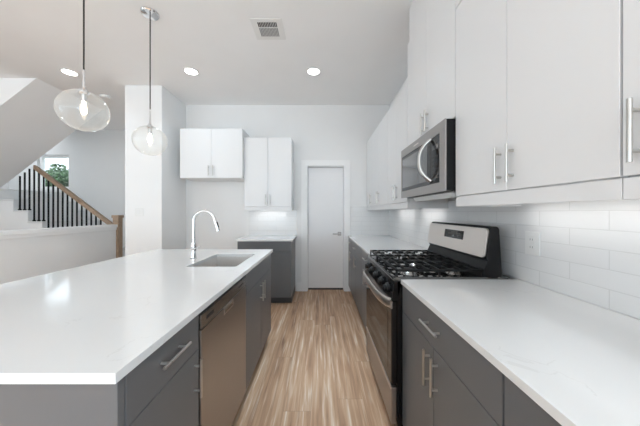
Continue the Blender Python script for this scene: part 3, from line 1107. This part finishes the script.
# ------------------------------------------------------------------ staircase and railing
RISE, RUN = 0.1875, 0.244
NOSE6 = -4.686
nose = lambda n: NOSE6 + (6 - n) * RUN
stc = thing('staircase', 'white closed stair rising behind the half wall to a landing', 'staircase', (-4.6, 4.73, 0))
ox, oy = -4.6, 4.73
SY0, SY1 = STAIR_Y + 0.012, STAIR_FAR - 0.004
for n in range(1, 9):
    sb = MB()
    x1 = nose(n) - 0.02
    sb.box(x1 - RUN - 0.001 - ox, x1 - ox, SY0 - oy, SY1 - oy, (n - 1) * RISE if n > 1 else 0.0, n * RISE - 0.03)
    st = sb.build('step', M['wall'], stc, smooth=False)
    MB().box(nose(n) - RUN - 0.0195 - ox, nose(n) - ox, SY0 - 0.022 - oy, SY1 - oy, n * RISE - 0.03, n * RISE, 0.006).build('tread', M['tread'], st)
xl = nose(9)
ld = MB().box(STAIR_LEFT + 0.004 - ox, xl - 0.02 - ox, STAIR_Y - oy, SY1 - oy, 8 * RISE, 9 * RISE - 0.03)
lo_ = ld.build('landing', M['wall'], stc, smooth=False)
MB().box(STAIR_LEFT + 0.004 - ox, xl - ox, STAIR_Y - oy, SY1 - oy, 9 * RISE - 0.03, 9 * RISE, 0.006).build('landing_floor', M['tread'], lo_)
MB().box(STAIR_LEFT + 0.004 - ox, xl - 0.022 - ox, STAIR_Y - oy, SY1 - oy, 0, 8 * RISE).build('landing_base', M['wall'], stc, smooth=False)
struct(MB().box(STAIR_LEFT + 0.004, -5.43, 3.22, STAIR_Y - 0.002, 8 * RISE, 9 * RISE).build('floor_landing', M['tread'], smooth=False), 'white landing below the upper flight', 'floor')
# closed side of the flight
poly = [(nose(1) - 0.022, 0)]
for n in range(1, 9):
    poly += [(nose(n) - 0.022, n * RISE - 0.032), (nose(n + 1) - 0.022, n * RISE - 0.032)]
poly += [(nose(9) - 0.022, 0)]
MB().prism([(x - ox, z) for x, z in poly], 1, STAIR_Y - oy, STAIR_Y + 0.0115 - oy).build('stringer', M['trim'], stc, smooth=False)

rl = thing('stair_railing', 'oak stair handrail on square black balusters with oak newel post', 'railing', (-3.4, STAIR_Y, 0))
rox = -3.4
RY = 0.045
RAIL = lambda x: 2.083 + 0.752 * (-4.872 - x)      # top line of the rail
nw = MB()
nw.box(-3.51 - rox, -3.415 - rox, RY - 0.047, RY + 0.047, 0.0, 1.185, 0.003)
nw.box(-3.522 - rox, -3.403 - rox, RY - 0.06, RY + 0.06, 1.185, 1.23, 0.004)
nw.build('newel_post', M['oak'], rl)
xa, xb = -4.878, -3.512
rp = MB().prism([(xa - rox, RAIL(xa)), (xb - rox, RAIL(xb)), (xb - rox, RAIL(xb) - 0.075), (xa - rox, RAIL(xa) - 0.075)], 1, RY - 0.03, RY + 0.03, 0.006)
rp.build('handrail', M['oak'], rl)
bw = 0.0085
for n in range(7, 1, -1):
    for dx in (0.043, 0.1245, 0.206):
        x = nose(n) - dx
        zb_ = n * RISE
        zt_ = (RAIL(x) - 0.05) if n < 7 else SOF(x) - 0.004
        if n == 7:
            y_ = 0.045
        bl = MB().box(x - bw - rox, x + bw - rox, RY - bw, RY + bw, zb_, zt_)
        bl.box(x - 0.016 - rox, x + 0.016 - rox, RY - 0.016, RY + 0.016, zb_, zb_ + 0.022, 0.003)
        bl.build('baluster', M['metal_black'], rl, smooth=False)

# ------------------------------------------------------------------ ceiling fittings
def downlight_or_fill(x, y, label):
    root = thing('recessed_light', label, 'light', (x, y, CEIL), 0, 'recessed ceiling lights')
    MB().lathe([(0.072, -0.0005), (0.088, -0.0005), (0.088, -0.006), (0.072, -0.008), (0.072, -0.0005)], (0, 0, 0), 36).build('trim_ring', M['plastic_white'], root)
    MB().lathe([(0, -0.003), (0.0715, -0.003), (0.0715, -0.0065), (0, -0.0065)], (0, 0, 0), 36).build('diffuser', M['lamp'], root)
    l = area_light('downlight_or_fill', (0, 0, -0.012), (0, 0, 0), 0.14, 0.14, DOWNLIGHT_POWER, (0.78, 0.91, 1.0), 'DISK', math.radians(130))
    l.parent = root


downlight_or_fill(-0.08, 3.06, 'lit recessed ceiling light in front of the white door')
downlight_or_fill(-1.59, 3.06, 'lit recessed ceiling light between the two pendant cords')
downlight_or_fill(-3.11, 3.08, 'lit recessed ceiling light behind the larger looking globe pendant')
# added unseen fill lamps at the ceiling over the aisle, counter, walkway and living area
for x, y, p, a in ((-0.02, 1.95, AISLE_FILL * 1.9, 46), (0.58, 0.45, COUNTER_FILL, 62),
                   (-2.7, 1.0, WALK_FILL, 62), (-2.7, -0.3, WALK_FILL, 80), (-2.5, -1.4, WALK_FILL, 80),
                   (-0.1, -4.2, WALK_FILL, 90), (-3.2, -3.6, WALK_FILL, 100)):
    area_light('downlight_or_fill', (x, y, CEIL - 0.012), (0, 0, 0), 0.14, 0.14, p, (0.78, 0.91, 1.0), 'DISK', math.radians(a))


def pendant(x, y, label, zc=1.922):
    root = thing('pendant_light', label, 'pendant light', (x, y, CEIL), 0, 'clear globe pendants over the island')
    MB().lathe([(0, 0), (0.072, 0), (0.072, -0.008), (0.066, -0.016), (0.012, -0.022), (0, -0.022)], (0, 0, 0), 36).build('canopy', M['chrome'], root)
    zg = zc - CEIL
    r = 0.131
    MB().cyl((0, 0, -0.02), (0, 0, 2.18 - CEIL), 0.0045, seg=10).build('cord', M['cord'], root)
    sk_ = MB()
    sk_.lathe([(0, 0.262), (0.005, 0.262), (0.0065, 0.20), (0.009, 0.15), (0.028, 0.124), (0.028, 0.112), (0.014, 0.106), (0.014, 0.06), (0, 0.06)], (0, 0, zg), 24)
    sk_.build('stem', M['chrome'], root)
    prof = []
    for i in range(0, 25):
        a = PI / 2 - 0.22 - i * (PI - 0.22) / 24
        prof.append((max(0.0, r * math.cos(a)), r * 0.965 * math.sin(a)))
    prof[-1] = (0, -r * 0.965)
    inner = [(max(0.0, p[0] - 0.003) if p[0] > 0.01 else p[0], p[1] * 0.975) for p in reversed(prof)]
    MB().lathe(prof + inner, (0, 0, zg), 48).build('globe_shade', M['globe'], root)
    bb = [(0, 0.060), (0.009, 0.060), (0.010, 0.045), (0.014, 0.02), (0.016, 0.002), (0.013, -0.014), (0.006, -0.022), (0, -0.024)]
    MB().lathe(bb, (0, 0, zg), 24).build('bulb', M['filament'], root)
    l = bpy.data.lights.new('bulb_glow', 'POINT')
    l.energy = 0.35
    l.color = (1, 0.86, 0.68)
    l.shadow_soft_size = 0.03
    o = bpy.data.objects.new('bulb_glow', l)
    COL.objects.link(o)
    o.parent = root
    o.location = (0, 0, zg - 0.05)


pendant(-1.50, 1.575, 'clear glass globe pendant hanging nearer the open end of the island')
pendant(-1.485, 2.168, 'clear glass globe pendant hanging in front of the wall stub', 1.904)

# added fill lamp brightening the stairwell, hidden behind the upper flight
area_light('downlight_or_fill', (-6.0, 4.75, CEIL - 0.012), (0, 0, 0), 0.14, 0.14, 4, (0.9, 0.95, 1.0), 'DISK')

# ceiling vent
vt = thing('ceiling_vent', 'white metal air vent with dark slots in the ceiling', 'vent', (-0.487, 2.36, CEIL))
MB().box(-0.145, 0.145, -0.135, 0.135, -0.006, -0.0005, 0.002).build('frame', M['plastic_white'], vt)
for name, y0, y1, mt, cnt in (('slot_row', -0.095, -0.040, M['slot_dark'], 12), ('slot_row', -0.025, 0.085, M['bronze_grey'], 13)):
    b = MB()
    for k in range(cnt):
        x = -0.09 + 0.18 * (k + 0.5) / cnt
        b.box(x - 0.005, x + 0.005, y0, y1, -0.0075, -0.0058)
    b.build(name, mt, vt, smooth=False)

sdt = thing('smoke_detector', 'small round white smoke detector on the ceiling by the stair', 'smoke detector', (-3.22, 3.72, CEIL))
MB().lathe([(0, 0), (0.065, 0), (0.065, -0.016), (0.052, -0.032), (0, -0.036)], (0, 0, 0), 32).build('housing', M['plastic_white'], sdt)
MB().lathe([(0.048, -0.034), (0.05, -0.0365), (0.03, -0.0395), (0, -0.0395), (0, -0.036)], (0, 0, 0), 32).build('sensor_cap', M['plastic_white'], sdt)

# outlet on the tile and switch on the stub wall
oy0 = 1.295
ot = thing('wall_outlet', 'white outlet plate on the tile beside the range', 'outlet', (SIDE - 0.0105, oy0, 1.118), R)
MB().box(-0.044, 0.044, -0.009, 0, -0.062, 0.062, 0.003).build('cover_plate', M['plastic_white'], ot)
MB().box(-0.018, 0.018, -0.0112, -0.008, -0.036, 0.036, 0.002).build('receptacle', M['plastic_white'], ot)
b = MB()
for zz in (-0.02, 0.02):
    for s in (-1, 1):
        b.box(s * 0.007 - 0.0012, s * 0.007 + 0.0012, -0.0118, -0.0110, zz - 0.005, zz + 0.005)
b.build('slots', M['bronze_grey'], ot, smooth=False)
sw_ = thing('light_switch', 'white double switch plate on the wall stub', 'switch', (-2.475, BLOCK_Y - 0.0005, 1.283))
MB().box(-0.06, 0.06, -0.006, 0, -0.058, 0.058, 0.003).build('cover_plate', M['plastic_white'], sw_)
for s in (-1, 1):
    MB().box(s * 0.024 - 0.016, s * 0.024 + 0.016, -0.010, -0.005, -0.033, 0.033, 0.002).build('rocker', M['plastic_white'], sw_)

# ------------------------------------------------------------------ outside the stair window
struct(MB().box(-26, 6, STAIR_FAR + 0.2, 30, -0.12, -0.02).build('ground', M['ground'], smooth=False), 'green ground outside the stair window', 'ground')


def tree(x, y, h, r, mat, label, n):
    root = thing('tree', label, 'tree', (x, y, -0.02), 0, 'trees outside the stair window')
    MB().tube([(0, 0, 0), (0.05, 0, h * 0.35), (0, 0.05, h * 0.7)], 0.11, seg=10, radii=[1, 0.8, 0.4]).build('trunk', M['bark'], root)
    t = bmesh.new()
    for _ in range(n):
        while True:
            p = Vector((random.uniform(-1, 1), random.uniform(-1, 1), random.uniform(-1, 1)))
            if 0.25 < p.length < 1:
                break
        lump = 1 + 0.22 * math.sin(5 * p.x + x) * math.sin(4 * p.y) + 0.18 * math.sin(7 * p.z + 2 * x)
        c = Vector((p.x * r * lump, p.y * r * lump, h * 0.58 + p.z * h * 0.44 * lump))
        a = Vector((random.gauss(0, 1), random.gauss(0, 1), random.gauss(0, 1))).normalized()
        bq = a.cross(Vector((random.gauss(0, 1), random.gauss(0, 1), random.gauss(0, 1)))).normalized()
        s = random.uniform(0.05, 0.11)
        vs = [t.verts.new(c + a * s), t.verts.new(c + bq * s * 0.45), t.verts.new(c - a * s), t.verts.new(c - bq * s * 0.45)]
        t.faces.new(vs)
    f = MB()
    f._merge(t)
    f.build('crown', mat, root, smooth=False)


tree(-9.75, 9.2, 3.0, 0.95, M['leaf_a'], 'dark leafy tree filling the middle of the stair window', 4200)
tree(-13.3, 11.9, 3.6, 1.3, M['leaf_b'], 'lighter tree at the railing side of the stair window', 4200)
tree(-16.3, 15.6, 4.3, 1.7, M['leaf_a'], 'tree standing behind the others outside the window', 4200)
# daylight on the trees
sun = bpy.data.lights.new('sun', 'SUN')
sun.energy = 2.2
sun.angle = 0.05
so = bpy.data.objects.new('sun', sun)
COL.objects.link(so)
so.rotation_euler = (math.radians(48), 0, math.radians(20))
